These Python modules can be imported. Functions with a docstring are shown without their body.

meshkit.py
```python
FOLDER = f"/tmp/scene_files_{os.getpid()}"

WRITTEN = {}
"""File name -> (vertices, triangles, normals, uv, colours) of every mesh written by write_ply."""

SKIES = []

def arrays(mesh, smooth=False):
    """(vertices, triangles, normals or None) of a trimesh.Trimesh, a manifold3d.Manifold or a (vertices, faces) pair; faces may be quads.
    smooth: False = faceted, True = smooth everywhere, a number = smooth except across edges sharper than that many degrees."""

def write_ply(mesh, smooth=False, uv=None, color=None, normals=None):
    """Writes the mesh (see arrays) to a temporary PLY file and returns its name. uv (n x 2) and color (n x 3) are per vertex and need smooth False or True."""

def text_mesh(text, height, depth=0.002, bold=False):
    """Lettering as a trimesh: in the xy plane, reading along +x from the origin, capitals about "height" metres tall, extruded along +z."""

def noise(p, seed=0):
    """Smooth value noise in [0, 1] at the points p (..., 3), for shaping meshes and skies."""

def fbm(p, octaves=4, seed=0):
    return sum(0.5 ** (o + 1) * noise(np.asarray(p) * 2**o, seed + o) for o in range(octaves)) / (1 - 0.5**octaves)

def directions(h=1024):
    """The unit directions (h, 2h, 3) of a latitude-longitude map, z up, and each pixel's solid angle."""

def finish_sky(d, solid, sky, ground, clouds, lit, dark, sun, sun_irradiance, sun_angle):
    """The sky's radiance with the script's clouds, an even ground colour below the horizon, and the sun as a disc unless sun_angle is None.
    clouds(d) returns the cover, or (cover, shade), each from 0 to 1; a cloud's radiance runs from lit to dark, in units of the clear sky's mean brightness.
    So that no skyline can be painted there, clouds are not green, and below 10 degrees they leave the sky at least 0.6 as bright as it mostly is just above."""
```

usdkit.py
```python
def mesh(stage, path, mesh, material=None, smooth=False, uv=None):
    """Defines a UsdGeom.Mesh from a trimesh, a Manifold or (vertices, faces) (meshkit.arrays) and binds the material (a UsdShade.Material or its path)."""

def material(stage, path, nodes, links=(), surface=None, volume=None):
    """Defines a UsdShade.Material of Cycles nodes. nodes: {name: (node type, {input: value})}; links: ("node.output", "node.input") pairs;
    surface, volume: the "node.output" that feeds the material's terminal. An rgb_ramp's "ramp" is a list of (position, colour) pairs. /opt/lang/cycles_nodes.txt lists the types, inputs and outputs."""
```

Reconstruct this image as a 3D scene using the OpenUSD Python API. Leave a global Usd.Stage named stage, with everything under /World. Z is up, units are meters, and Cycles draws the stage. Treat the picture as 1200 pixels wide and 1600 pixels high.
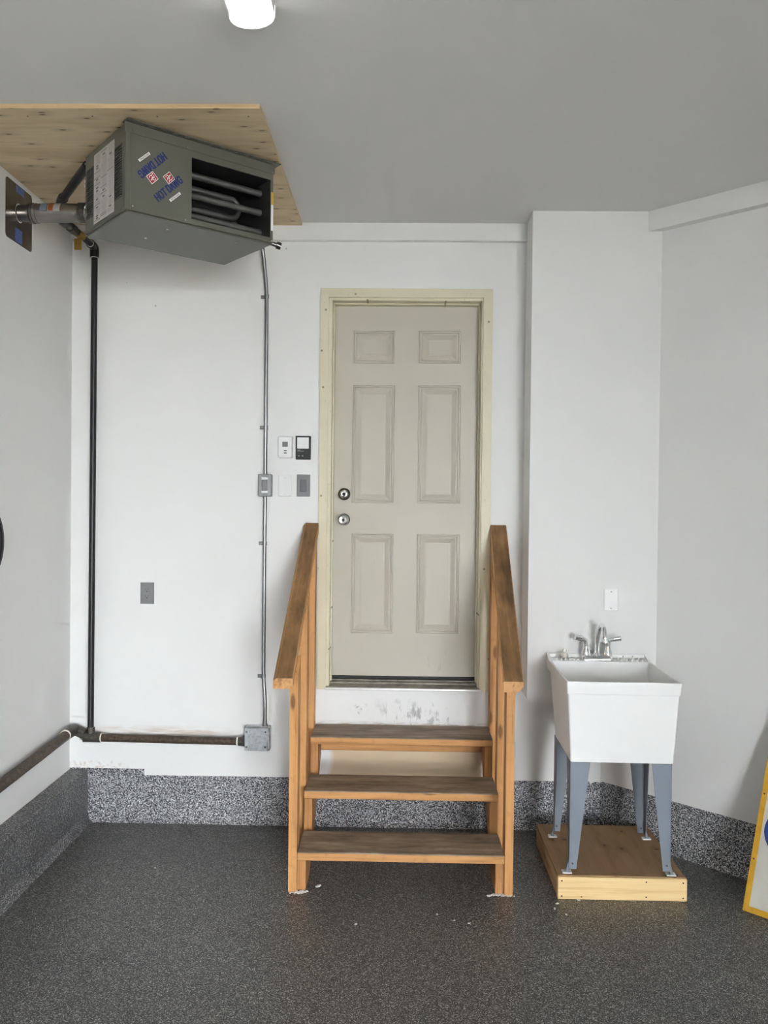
import math, random
import numpy as np, trimesh, manifold3d, shapely.geometry as sg
import usdkit, meshkit
from pxr import Usd, UsdGeom, UsdLux, UsdShade, Gf, Sdf
from trimesh.creation import triangulate_polygon

random.seed(7); rng = np.random.default_rng(7)
stage = Usd.Stage.CreateInMemory()
UsdGeom.SetStageUpAxis(stage, 'Z'); UsdGeom.SetStageMetersPerUnit(stage, 1.0)
world = UsdGeom.Xform.Define(stage, '/World'); stage.SetDefaultPrim(world.GetPrim())

# ------------------------------------------------------------------ camera, sky, exposure
EXPOSURE = 3.6
SKY = 1.0
CAM_H, F_PX, YAW, PITCH, ROLL = 1.756, 1331.4, 0.0204, -0.0132, 0.0105
f = np.array([-math.sin(YAW)*math.cos(PITCH), math.cos(YAW)*math.cos(PITCH), math.sin(PITCH)])
r0 = np.array([math.cos(YAW), math.sin(YAW), 0.0]); u0 = np.cross(r0, f)
rr = math.cos(ROLL)*r0 + math.sin(ROLL)*u0; uu = -math.sin(ROLL)*r0 + math.cos(ROLL)*u0
cam = UsdGeom.Camera.Define(stage, '/World/camera')
cam.AddTransformOp().Set(Gf.Matrix4d(*rr, 0, *uu, 0, *(-f), 0, 0, 0, CAM_H, 1))
cam.CreateHorizontalApertureAttr(36.0); cam.CreateVerticalApertureAttr(48.0)
cam.CreateFocalLengthAttr(36.0*F_PX/1200); cam.CreateClippingRangeAttr(Gf.Vec2f(0.05, 500))
cam.CreateExposureAttr(EXPOSURE)

sky = UsdLux.DomeLight.Define(stage, '/World/sky')      # even overcast sky outside the open garage door
sky.CreateColorAttr(Gf.Vec3f(0.92, 0.965, 1.02)); sky.CreateIntensityAttr(SKY)

# ------------------------------------------------------------------ measures (metres)
D, HC, XL = 4.58, 3.235, -1.79        # back wall, ceiling height, left wall
DP, XP, XR = 4.36, 0.652, 1.305       # boxed-out wall by the sink
XE, YF = 5.5, -6.0                   # far side wall, garage-door wall
SUM = XR + DP                         # the angled wall is x + y = SUM
ZS = 0.278                            # top of the concrete stem wall

# ------------------------------------------------------------------ materials
class G:
    def __init__(s, name): s.name, s.n, s.l, s.k = name, {}, [], 0
    def __call__(s, kind, out=None, **inp):
        s.k += 1; nm = f'{kind}{s.k}'; vals = {}
        for k, v in inp.items():
            if isinstance(v, str) and '.' in v and v.split('.')[0] in s.n: s.l.append((v, f'{nm}.{k}'))
            else: vals[k] = v
        s.n[nm] = (kind, vals)
        return nm + '.' + (out or {'math': 'value', 'map_range': 'result', 'mapping': 'vector', 'noise_texture': 'fac', 'rgb_ramp': 'color', 'mix': 'color', 'bump': 'normal',
                                   'geometry': 'position', 'vector_math': 'vector', 'principled_bsdf': 'BSDF', 'emission': 'emission'}.get(kind, 'color'))
    def pos(s): return s('geometry')
    def mul(s, a, b): return s('math', math_type='multiply', value1=a, value2=b)
    def add(s, a, b): return s('math', math_type='add', value1=a, value2=b)
    def rng(s, v, a, b, lo=0.0, hi=1.0): return s('map_range', range_type='linear', value=v, from_min=a, from_max=b, to_min=lo, to_max=hi, clamp=True)
    def xyz(s, p): n = s('separate_xyz', vector=p).split('.')[0]; return n+'.x', n+'.y', n+'.z'
    def box(s, c, ranges):   # soft box mask: ranges [(coordinate index, lo, hi, softness)]
        m = None
        for i, lo, hi, e in ranges:
            t = s.mul(s.rng(c[i], lo-e, lo+e), s.rng(c[i], hi-e, hi+e, 1.0, 0.0)); m = t if m is None else s.mul(m, t)
        return m
    def mixc(s, fac, a, b): return s('mix', mix_type='mix', fac=fac, color1=a, color2=b)
    def done(s, surf): return usdkit.material(stage, '/World/Looks/'+s.name, s.n, s.l, surface=surf)

def plain(name, col, rough=0.5, metal=0.0, vary=0.06, scale=12.0, bump=0.0, spec=0.5, bscale=120.0):
    g = G(name); p = g.pos()
    n = g('noise_texture', vector=p, scale=scale, detail=4.0)
    c = np.array(col)
    kw = dict(base_color=g('rgb_ramp', fac=n, ramp=[(0.3, tuple(c*(1-vary))), (0.7, tuple(np.minimum(c*(1+vary), .95)))]), roughness=rough, metallic=metal, specular_ior_level=spec)
    if bump: kw['normal'] = g('bump', height=g('noise_texture', vector=p, scale=bscale, detail=2.0), strength=bump, distance=0.002)
    return g.done(g('principled_bsdf', **kw))

M = {}
WALL = (0.80, 0.796, 0.778)
M['ceiling'] = plain('ceiling_paint', (0.76, 0.752, 0.73), 0.8, vary=0.012, scale=2.0, bump=0.15, spec=0.3)
M['wall'] = plain('wall_paint', WALL, 0.6, vary=0.012, scale=2.5, bump=0.12, spec=0.35)

def wall_back_mat():
    g = G('back_wall_paint'); p = g.pos(); c = g.xyz(p)
    col = g.mixc(g('noise_texture', vector=p, scale=2.5, detail=4.0), tuple(np.array(WALL)*0.985), tuple(np.array(WALL)*1.015))
    # raw board left unpainted under the top step, with a curved edge
    bend = g.mul(g('math', math_type='power', value1=g('math', math_type='absolute', value1=g.add(c[2], -0.36)), value2=2.0), 2.5)
    xs = g.add(c[0], bend)
    m = g.mul(g.rng(xs, -0.375, -0.345), g.mul(g.rng(c[0], 0.44, 0.452, 1, 0), g.rng(c[2], 0.52, 0.53, 1, 0)))
    col = g.mixc(g.mul(m, 0.92), col, (0.64, 0.49, 0.31))
    # shoe scuffs below the sill
    st = g('noise_texture', vector=g('mapping', vector=p, rotation=(0, 0.5, 0), scale=(22, 1, 9)), scale=1.0, detail=5.0, roughness=0.65)
    m2 = g.mul(g.rng(st, 0.53, 0.62), g.box(c, [(0, -0.1, 0.30, 0.05), (2, 0.545, 0.665, 0.035)]))
    m2b = g.mul(g.rng(g('noise_texture', vector=p, scale=26.0, detail=5.0), 0.52, 0.62), g.box(c, [(0, -0.25, -0.18, 0.02), (2, 0.60, 0.655, 0.012)]))
    col = g.mixc(g.mul(g('math', math_type='maximum', value1=m2, value2=m2b), 0.62), col, (0.2, 0.2, 0.21))
    m3 = g.mul(g.rng(g('noise_texture', vector=g('mapping', vector=p, scale=(20, 1, 200)), scale=1.0, detail=4.0), 0.45, 0.6), g.box(c, [(0, -0.45, 0.5, 0.02), (2, 0.54, 0.562, 0.006)]))
    col = g.mixc(g.mul(m3, 0.5), col, (0.42, 0.30, 0.22))
    # old paint line and stain over the iron pipe, a little rough edge above the stem
    m4 = g.mul(g.rng(g('noise_texture', vector=g('mapping', vector=p, scale=(7, 1, 60)), scale=1.0, detail=3.0), 0.4, 0.65), g.box(c, [(0, -1.62, -0.95, 0.1), (2, 0.47, 0.515, 0.012)]))
    col = g.mixc(g.mul(m4, 0.6), col, (0.52, 0.36, 0.25))
    m5 = g.mul(g.rng(g('noise_texture', vector=p, scale=60.0, detail=4.0), 0.5, 0.62), g.box(c, [(0, -1.79, -1.5, 0.08), (2, 0.27, 0.325, 0.012)]))
    col = g.mixc(g.mul(m5, 0.5), col, (0.5, 0.38, 0.28))
    # sparse small nicks
    sp = g('voronoi_texture', out='distance', vector=p, scale=3.2)
    col = g.mixc(g.mul(g.rng(sp, 0.012, 0.02, 1, 0), 0.7), col, (0.32, 0.30, 0.28))
    return g.done(g('principled_bsdf', base_color=col, roughness=0.6, specular_ior_level=0.35,
                    normal=g('bump', height=g('noise_texture', vector=p, scale=110.0, detail=2.0), strength=0.12, distance=0.002)))
M['wall_back'] = wall_back_mat()

def flakes(name, stops, scale, rough, bump):
    g = G(name); p = g.pos()
    q = g('vector_math', math_type='add', vector1=p, vector2=g('vector_math', math_type='scale', vector1=g('noise_texture', out='color', vector=p, scale=300.0), scale=0.0025))
    v = g('voronoi_texture', out='color', vector=q, scale=scale)
    rnd = g.xyz(v)[0]
    col = g('rgb_ramp', fac=rnd, interpolate=False, ramp=stops)
    big = g('noise_texture', vector=p, scale=1.7, detail=5.0)
    col = g('mix', mix_type='multiply', fac=1.0, color1=col, color2=g('rgb_ramp', fac=big, ramp=[(0.3, (.86, .86, .87)), (0.7, (1.1, 1.09, 1.06))]))
    hgt = g('noise_texture', vector=p, scale=420.0, detail=3.0)
    return g.done(g('principled_bsdf', base_color=col, roughness=rough, specular_ior_level=0.5, normal=g('bump', height=hgt, strength=bump, distance=0.002)))
M['floor'] = flakes('epoxy_flake_floor', [(0, (.014, .014, .015)), (.26, (.038, .038, .038)), (.46, (.080, .079, .076)), (.64, (.155, .153, .146)), (.82, (.32, .315, .30)), (.94, (.58, .57, .55))], 360.0, 0.36, 0.35)
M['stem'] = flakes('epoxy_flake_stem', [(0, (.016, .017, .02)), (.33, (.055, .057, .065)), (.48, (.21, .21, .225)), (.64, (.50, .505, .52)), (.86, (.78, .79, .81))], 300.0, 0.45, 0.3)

M['stem_shaded'] = flakes('epoxy_flake_shaded', [(0, (.020, .020, .022)), (.30, (.050, .050, .053)), (.52, (.11, .11, .112)), (.72, (.24, .24, .245)), (.90, (.50, .50, .505))], 300.0, 0.42, 0.3)  # same coat as the stem, darkened because this curb gets less light

def wood(name, axis, light, dark, top=None, top_amt=0.9, ang=0.0, knots=1.0, rough=0.6, dirt=0.0, front_clean=None, kscale=1.0):
    """Softwood with the grain along axis (0, 1, 2); ang turns the grain about x (radians). top: worn colour of the faces that one treads or grips."""
    g = G(name); p = g.pos()
    if ang: p = g('mapping', vector=p, rotation=(-ang, 0, 0))
    s = [38.0, 38.0, 38.0]; s[axis] = 1.6
    a = g('noise_texture', vector=g('mapping', vector=p, scale=tuple(s)), scale=1.0, detail=5.0, distortion=0.8)
    s2 = [320.0]*3; s2[axis] = 7.0
    b = g('noise_texture', vector=g('mapping', vector=p, scale=tuple(s2)), scale=1.0, detail=3.0)
    fac = g.add(g.mul(a, 0.72), g.mul(b, 0.28))
    L, K = np.array(light), np.array(dark)
    col = g('rgb_ramp', fac=fac, ramp=[(0.34, tuple(K)), (0.46, tuple(L*0.82+K*0.18)), (0.56, tuple(L)), (0.7, tuple(np.minimum(L*1.12, .92)))])
    if knots:
        s3 = [13.0*kscale]*3; s3[axis] = 4.2*kscale
        k = g('voronoi_texture', out='distance', vector=g('mapping', vector=p, scale=tuple(s3)), scale=1.0)
        col = g.mixc(g.mul(g.rng(k, 0.10, 0.19, 1, 0), 0.8*knots), col, tuple(K*0.42))
    nz = g.xyz(g('geometry', out='normal'))[2]
    if top is not None:
        blot = g('noise_texture', vector=g('mapping', vector=p, scale=tuple(11.0 if i != axis else 3.6 for i in range(3))), scale=1.0, detail=6.0, roughness=0.65)
        T = np.array(top)
        tc = g('rgb_ramp', fac=g.add(g.mul(blot, 0.7), g.mul(fac, 0.3)), ramp=[(0.38, tuple(T*0.42)), (0.47, tuple(T*0.85)), (0.53, tuple(T*1.05)), (0.62, tuple(T*1.6))])
        col = g.mixc(g.mul(g.rng(nz, 0.55, 0.7), top_amt), col, tc)
    if dirt:
        dn = g('noise_texture', vector=p, scale=24.0, detail=6.0, roughness=0.7)
        col = g.mixc(g.mul(g.rng(dn, 0.55, 0.72), dirt), col, tuple(K*0.5))
    return g.done(g('principled_bsdf', base_color=col, roughness=rough, specular_ior_level=0.35, normal=g('bump', height=fac, strength=0.25, distance=0.003)))
def ply_face(name, cols, knot, gscale, kden, edges=False):
    """Plywood: soft blotchy grain in the sheet's plane, dark slit-shaped knots, and layered edges."""
    g = G(name); p = g.pos(); c = g.xyz(p)
    a = g('noise_texture', vector=g('mapping', vector=p, scale=(gscale[0], gscale[1], 1.0)), scale=1.0, detail=5.0, roughness=0.55, distortion=1.2)
    b = g('noise_texture', vector=g('mapping', vector=p, scale=(gscale[0]*2.2, gscale[1]*9, 1.0)) if gscale[1] > gscale[0] else g('mapping', vector=p, scale=(gscale[0]*9, gscale[1]*2.2, 1.0)), scale=1.0, detail=3.0)
    m = g.add(g.mul(a, 0.8), g.mul(b, 0.2))
    col = g('rgb_ramp', fac=m, ramp=[(0.32, cols[0]), (0.5, cols[1]), (0.7, cols[2])])
    long = (kden*0.75, kden*2.3, 1.0) if gscale[1] > gscale[0] else (kden*1.5, kden*1.1, 1.0)
    k = g('voronoi_texture', out='distance', dimensions='2D', vector=g('mapping', vector=p, scale=long), scale=1.0)
    kr = g.xyz(g('voronoi_texture', out='color', dimensions='2D', vector=g('mapping', vector=p, scale=long), scale=1.0))[0]
    keep = g('math', math_type='greater_than', value1=kr, value2=0.5 if edges else 0.78)
    col = g.mixc(g.mul(g.mul(g.rng(k, 0.10, 0.36, 1, 0), 0.35), keep), col, tuple(np.array(cols[0])*0.6))
    col = g.mixc(g.mul(g.mul(g.rng(k, 0.055, 0.095, 1, 0), 0.9), keep), col, knot)
    if edges:
        nz = g('math', math_type='absolute', value1=g.xyz(g('geometry', out='normal'))[2])
        ply = g('math', math_type='fraction', value1=g.mul(c[2], 190.0))
        edge = g('rgb_ramp', fac=ply, interpolate=False, ramp=[(0, (.70, .52, .30)), (.55, (.33, .20, .10)), (.7, (.62, .44, .25))])
        col = g.mixc(g.rng(nz, 0.5, 0.6, 1, 0), col, edge)
    return g.done(g('principled_bsdf', base_color=col, roughness=0.65, specular_ior_level=0.3, normal=g('bump', height=m, strength=0.12, distance=0.002)))
FIR_L, FIR_D = (0.62, 0.315, 0.115), (0.36, 0.155, 0.05)
RAIL_ANG = math.atan2(1.627-0.973, 4.565-3.715)
M['post'] = wood('fir_post', 2, FIR_L, FIR_D, dirt=0.25)
M['stringer'] = wood('fir_stringer', 2, (0.50, 0.245, 0.09), (0.32, 0.135, 0.045), dirt=0.35)
M['tread'] = wood('fir_tread_worn', 0, (0.60, 0.305, 0.115), (0.36, 0.155, 0.05), top=(0.255, 0.205, 0.155), dirt=0.3)
M['ledger'] = wood('fir_ledger', 0, FIR_L, FIR_D, dirt=0.2)
M['rail'] = wood('fir_rail_worn', 1, (0.62, 0.34, 0.14), (0.38, 0.17, 0.06), top=(0.215, 0.115, 0.048), top_amt=0.95, ang=RAIL_ANG, dirt=0.3, knots=0.8)
M['pine'] = wood('pale_pine', 0, (0.92, 0.665, 0.335), (0.76, 0.50, 0.22), knots=1.0, kscale=1.05)
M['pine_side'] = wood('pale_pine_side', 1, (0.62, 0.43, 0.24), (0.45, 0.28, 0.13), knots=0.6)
M['plat_top'] = ply_face('platform_plywood', [(.25, .145, .07), (.33, .20, .10), (.37, .235, .125)], (.10, .055, .03), (14.0, 2.6), 7.0)

M['plywood'] = ply_face('ceiling_plywood', [(.60, .455, .275), (.71, .565, .36), (.78, .64, .43)], (.15, .095, .055), (1.8, 8.0), 7.5, True)

def door_paint(name, col, dents):
    g = G(name); p = g.pos(); c = np.array(col)
    k = g.mixc(g('noise_texture', vector=p, scale=5.0, detail=4.0), tuple(c*0.97), tuple(c*1.03))
    if dents:   # filled nail holes and chips in the casing
        q = g.xyz(p); v = g('voronoi_texture', out='distance', dimensions='2D', vector=g('combine_xyz', out='vector', x=q[0], y=q[2], z=0.0), scale=8.0)
        kr = g.xyz(g('voronoi_texture', out='color', dimensions='2D', vector=g('combine_xyz', out='vector', x=q[0], y=q[2], z=0.0), scale=8.0))[0]
        kr = g('math', math_type='greater_than', value1=kr, value2=0.25)
        k = g.mixc(g.mul(g.mul(g.rng(v, 0.036, 0.055, 1, 0), 0.85), kr), k, (.22, .16, .09))
        ch = g('noise_texture', vector=g('mapping', vector=p, scale=(120, 60, 40)), scale=1.0, detail=4.0)
        k = g.mixc(g.mul(g.rng(ch, 0.66, 0.72), 0.55), k, (.40, .34, .22))
        w = g('noise_texture', vector=p, scale=8.0, detail=5.0)
        k = g.mixc(g.mul(g.rng(w, 0.5, 0.7), 0.25), k, tuple(c*0.82))
    else:       # faint scuffs low on the door
        z = g.xyz(p)
        s = g('noise_texture', vector=g('mapping', vector=p, rotation=(0, .3, 0), scale=(45, 1, 16)), scale=1.0, detail=5.0, roughness=.6)
        k = g.mixc(g.mul(g.mul(g.rng(s, 0.6, 0.72), g.box(z, [(0, 0.14, 0.30, 0.04), (2, 0.80, 0.92, 0.03)])), 0.55), k, tuple(c*0.45))
        k = g.mixc(g.mul(g.mul(g.rng(s, 0.66, 0.74), g.box(z, [(0, -0.4, 0.4, 0.05), (2, 0.9, 1.7, 0.2)])), 0.25), k, tuple(c*0.6))
    return g.done(g('principled_bsdf', base_color=k, roughness=0.42, specular_ior_level=0.4))
M['door'] = door_paint('door_beige', (0.545, 0.505, 0.425), False)
M['casing'] = door_paint('casing_cream', (0.70, 0.645, 0.475), True)
M['dark'] = plain('dark_gap', (0.012, 0.012, 0.012), 0.6)
M['alu'] = plain('mill_aluminium', (0.62, 0.61, 0.57), 0.32, 0.9, vary=0.15, scale=40)
M['sill'] = plain('worn_sill', (0.30, 0.285, 0.25), 0.35, 0.6, vary=0.35, scale=22)
M['nose'] = plain('sill_nose_metal', (0.66, 0.655, 0.63), 0.38, 0.55, vary=0.08, scale=15)
M['chrome'] = plain('chrome', (0.78, 0.79, 0.80), 0.08, 1.0, vary=0.02)
M['nickel'] = plain('satin_nickel', (0.62, 0.61, 0.58), 0.22, 1.0, vary=0.05)
M['bronze'] = plain('dark_nickel', (0.16, 0.155, 0.145), 0.3, 1.0)
M['galv'] = plain('galvanised_steel', (0.50, 0.52, 0.54), 0.4, 0.75, vary=0.22, scale=70)
M['emt'] = plain('conduit_steel', (0.27, 0.275, 0.275), 0.33, 1.0, vary=0.1, scale=30)
M['vent'] = plain('vent_stainless', (0.30, 0.28, 0.26), 0.24, 0.95, vary=0.14, scale=9)
M['black_pipe'] = plain('black_iron', (0.018, 0.018, 0.019), 0.38, 0.3)
M['rust'] = plain('rusty_brown_pipe', (0.075, 0.052, 0.036), 0.5, 0.25, vary=0.5, scale=60, bump=0.3)
M['fitting'] = plain('iron_fitting', (0.075, 0.068, 0.056), 0.5, 0.3, vary=0.4, scale=80, bump=0.3)
M['dope'] = plain('thread_sealant', (0.78, 0.76, 0.66), 0.6)
M['brass'] = plain('brass_valve', (0.45, 0.26, 0.06), 0.35, 0.7, vary=0.2, scale=60)
M['heater'] = plain('heater_olive_grey', (0.120, 0.121, 0.096), 0.42, 0.0, vary=0.04, scale=4, spec=0.55)
M['heater_dark'] = plain('heater_inside', (0.030, 0.030, 0.029), 0.5, 0.2)
M['tubes'] = plain('exchanger_tube', (0.21, 0.21, 0.20), 0.34, 0.75, vary=0.2, scale=14)
M['paper'] = plain('label_paper', (0.56, 0.535, 0.515), 0.6, vary=0.05, scale=40)
M['white_ink'] = plain('white_print', (0.85, 0.85, 0.84), 0.5)
M['ink'] = plain('grey_print', (0.13, 0.12, 0.12), 0.6)
M['ink_soft'] = plain('faint_print', (0.40, 0.375, 0.36), 0.6)
M['red_ink'] = plain('red_print', (0.42, 0.03, 0.035), 0.5)
M['blue_ink'] = plain('blue_print', (0.014, 0.03, 0.155), 0.5)
M['blue_tape'] = plain('blue_film', (0.09, 0.15, 0.38), 0.35, vary=0.3, scale=50)
M['sky_tape'] = plain('pale_blue_film', (0.25, 0.33, 0.43), 0.4)
M['orange_ink'] = plain('orange_print', (0.50, 0.12, 0.03), 0.5)
M['yellow_ink'] = plain('yellow_print', (0.60, 0.40, 0.03), 0.5)
M['white_plastic'] = plain('white_plastic', (0.80, 0.80, 0.79), 0.35, vary=0.01)
M['grey_plastic'] = plain('grey_plastic', (0.215, 0.215, 0.22), 0.4, vary=0.03)
M['dark_plastic'] = plain('charcoal_plastic', (0.13, 0.13, 0.135), 0.4)
M['black_plastic'] = plain('black_plastic', (0.012, 0.012, 0.013), 0.3)
M['lcd'] = plain('lcd_grey', (0.16, 0.165, 0.16), 0.3)
M['tub'] = plain('tub_white', (0.88, 0.875, 0.855), 0.35, vary=0.01, scale=3)
M['leg_steel'] = plain('leg_blue_grey', (0.205, 0.235, 0.275), 0.45, vary=0.03)
M['clear'] = plain('pale_rubber', (0.60, 0.57, 0.48), 0.25)
M['sign_white'] = plain('sign_cream', (0.60, 0.58, 0.51), 0.45, vary=0.04, scale=20)
M['sign_yellow'] = plain('sign_yellow', (0.66, 0.36, 0.02), 0.4, vary=0.08, scale=30)
M['sign_blue'] = plain('sign_blue', (0.015, 0.045, 0.22), 0.4)
M['rubber'] = plain('black_rubber', (0.012, 0.012, 0.013), 0.5)
M['rubber_grey'] = plain('grey_rubber', (0.035, 0.034, 0.032), 0.6)
M['chips'] = plain('white_chips', (0.80, 0.80, 0.78), 0.6)
M['low_bounce_dark'] = plain('low_bounce_dark_wall', (0.10, 0.085, 0.07), 0.7, vary=0.2)  # unseen doorway wall, coloured dark to cut bounce onto the sink and chrome
M['concrete'] = plain('driveway_concrete', (0.34, 0.32, 0.285), 0.8, vary=0.1, scale=3)
M['housing'] = plain('lamp_housing', (0.80, 0.80, 0.80), 0.4, vary=0.01)
g = G('lamp_lens_glow'); M['lens'] = g.done(g('emission', color=(1.0, 0.99, 0.96), strength=0.6))

# ------------------------------------------------------------------ mesh helpers
def tm(v, fc): return trimesh.Trimesh(np.asarray(v, float), np.asarray(fc, int), process=False)
def from_man(m): mm = m.to_mesh(); return tm(mm.vert_properties[:, :3], mm.tri_verts)
def hull(pts): return from_man(manifold3d.Manifold.hull_points(np.asarray(pts, float)))
def box(lo, hi, b=0.0):
    lo, hi = np.array(lo, float), np.array(hi, float); lo, hi = np.minimum(lo, hi), np.maximum(lo, hi)
    b = min(b, 0.45*(hi-lo).min())
    if b <= 0: return trimesh.creation.box(bounds=[lo, hi])
    P = []
    for k in range(3):
        l, h = lo+b, hi-b; l[k], h[k] = lo[k], hi[k]
        P += [(x, y, z) for x in (l[0], h[0]) for y in (l[1], h[1]) for z in (l[2], h[2])]
    return hull(P)
def cat(*ms): return trimesh.util.concatenate([m for m in ms])
def man(m): m = m.copy(); m.merge_vertices(); return manifold3d.Manifold(manifold3d.Mesh(m.vertices.astype(np.float32), m.faces.astype(np.uint32)))
def minus(a, *bs):
    a = man(a)
    for b in bs: a = a - man(b)
    return from_man(a)
def prism(poly, axis, a, b):
    """Extrudes a 2-D polygon: axis 0 -> poly in (y, z), 1 -> (x, z), 2 -> (x, y), from a to b along the axis."""
    pg = poly if isinstance(poly, sg.Polygon) else sg.Polygon(poly)
    m = trimesh.creation.extrude_polygon(sg.polygon.orient(pg), b-a, engine='earcut'); v = m.vertices.copy(); w = v[:, 2]+a
    o = {0: np.stack([w, v[:, 0], v[:, 1]], 1), 1: np.stack([v[:, 0], w, v[:, 1]], 1), 2: np.stack([v[:, 0], v[:, 1], w], 1)}[axis]
    m = tm(o, m.faces)
    if m.volume < 0: m.invert()
    return m
def tube(path, rad, n=14, cap=True):
    p = np.asarray(path, float); r = np.broadcast_to(np.asarray(rad, float), len(p)); t = np.gradient(p, axis=0)
    t /= np.linalg.norm(t, axis=1, keepdims=True); a = np.cross(t[0], [0, 0, 1]) if abs(t[0][2]) < .9 else np.cross(t[0], [0, 1, 0])
    a /= np.linalg.norm(a); V = []
    for i in range(len(p)):
        a = a - t[i]*(a@t[i]); a /= np.linalg.norm(a); b = np.cross(t[i], a)
        th = np.arange(n)*2*np.pi/n; V.append(p[i]+r[i]*(np.cos(th)[:, None]*a+np.sin(th)[:, None]*b))
    V = np.concatenate(V); F = []
    for i in range(len(p)-1):
        for j in range(n):
            q = (j+1) % n; F += [(i*n+j, i*n+q, (i+1)*n+q), (i*n+j, (i+1)*n+q, (i+1)*n+j)]
    if cap:
        k = len(V); V = np.vstack([V, p[0], p[-1]]); e = (len(p)-1)*n
        for j in range(n): q = (j+1) % n; F += [(k, q, j), (k+1, e+j, e+q)]
    m = tm(V, F)
    if m.volume < 0: m.invert()
    return m
def smooth_path(pts, r=0.03, n=7):
    """Polyline with rounded corners."""
    P = [np.asarray(q, float) for q in pts]; out = [P[0]]
    for a, b, c in zip(P, P[1:], P[2:]):
        d1, d2 = a-b, c-b; rr_ = min(r, np.linalg.norm(d1)*.45, np.linalg.norm(d2)*.45)
        s, e = b+d1/np.linalg.norm(d1)*rr_, b+d2/np.linalg.norm(d2)*rr_
        for t in np.linspace(0, 1, n): out.append((1-t)**2*s+2*t*(1-t)*b+t*t*e)
    return out+[P[-1]]
def seg(a, b, r, n=16): return tube([a, b], r, n)
def lathe(profile, at, direction, n=28):
    """profile [(radius, height)] turned about an axis through at."""
    m = trimesh.creation.revolve(np.array(profile, float), sections=n)
    m.apply_transform(trimesh.geometry.align_vectors([0, 0, 1], direction)); m.apply_translation(at)
    if m.volume < 0: m.invert()
    return m
def rrect(x0, x1, y0, y1, r, z, n=5):
    out = []
    for cx, cy, a in ((x1-r, y1-r, 0), (x0+r, y1-r, 90), (x0+r, y0+r, 180), (x1-r, y0+r, 270)):
        for t in np.linspace(a, a+90, n): out.append((cx+r*math.cos(math.radians(t)), cy+r*math.sin(math.radians(t)), z))
    return np.array(out)
def loft(rings, closed=True):
    n = len(rings[0]); V = np.concatenate(rings); F = []
    for i in range(len(rings)-1):
        for j in range(n):
            q = (j+1) % n; F += [(i*n+j, i*n+q, (i+1)*n+q), (i*n+j, (i+1)*n+q, (i+1)*n+j)]
    if closed:
        k = len(V); V = np.vstack([V, rings[0].mean(0), rings[-1].mean(0)]); e = (len(rings)-1)*n
        for j in range(n): q = (j+1) % n; F += [(k, q, j), (k+1, e+j, e+q)]
    m = tm(V, F)
    if m.volume < 0: m.invert()
    return m
def xf(m, R): m = m.copy(); m.apply_transform(R); return m
def rot_z(deg, c=(0, 0, 0)): return trimesh.transformations.rotation_matrix(math.radians(deg), [0, 0, 1], c)

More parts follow.
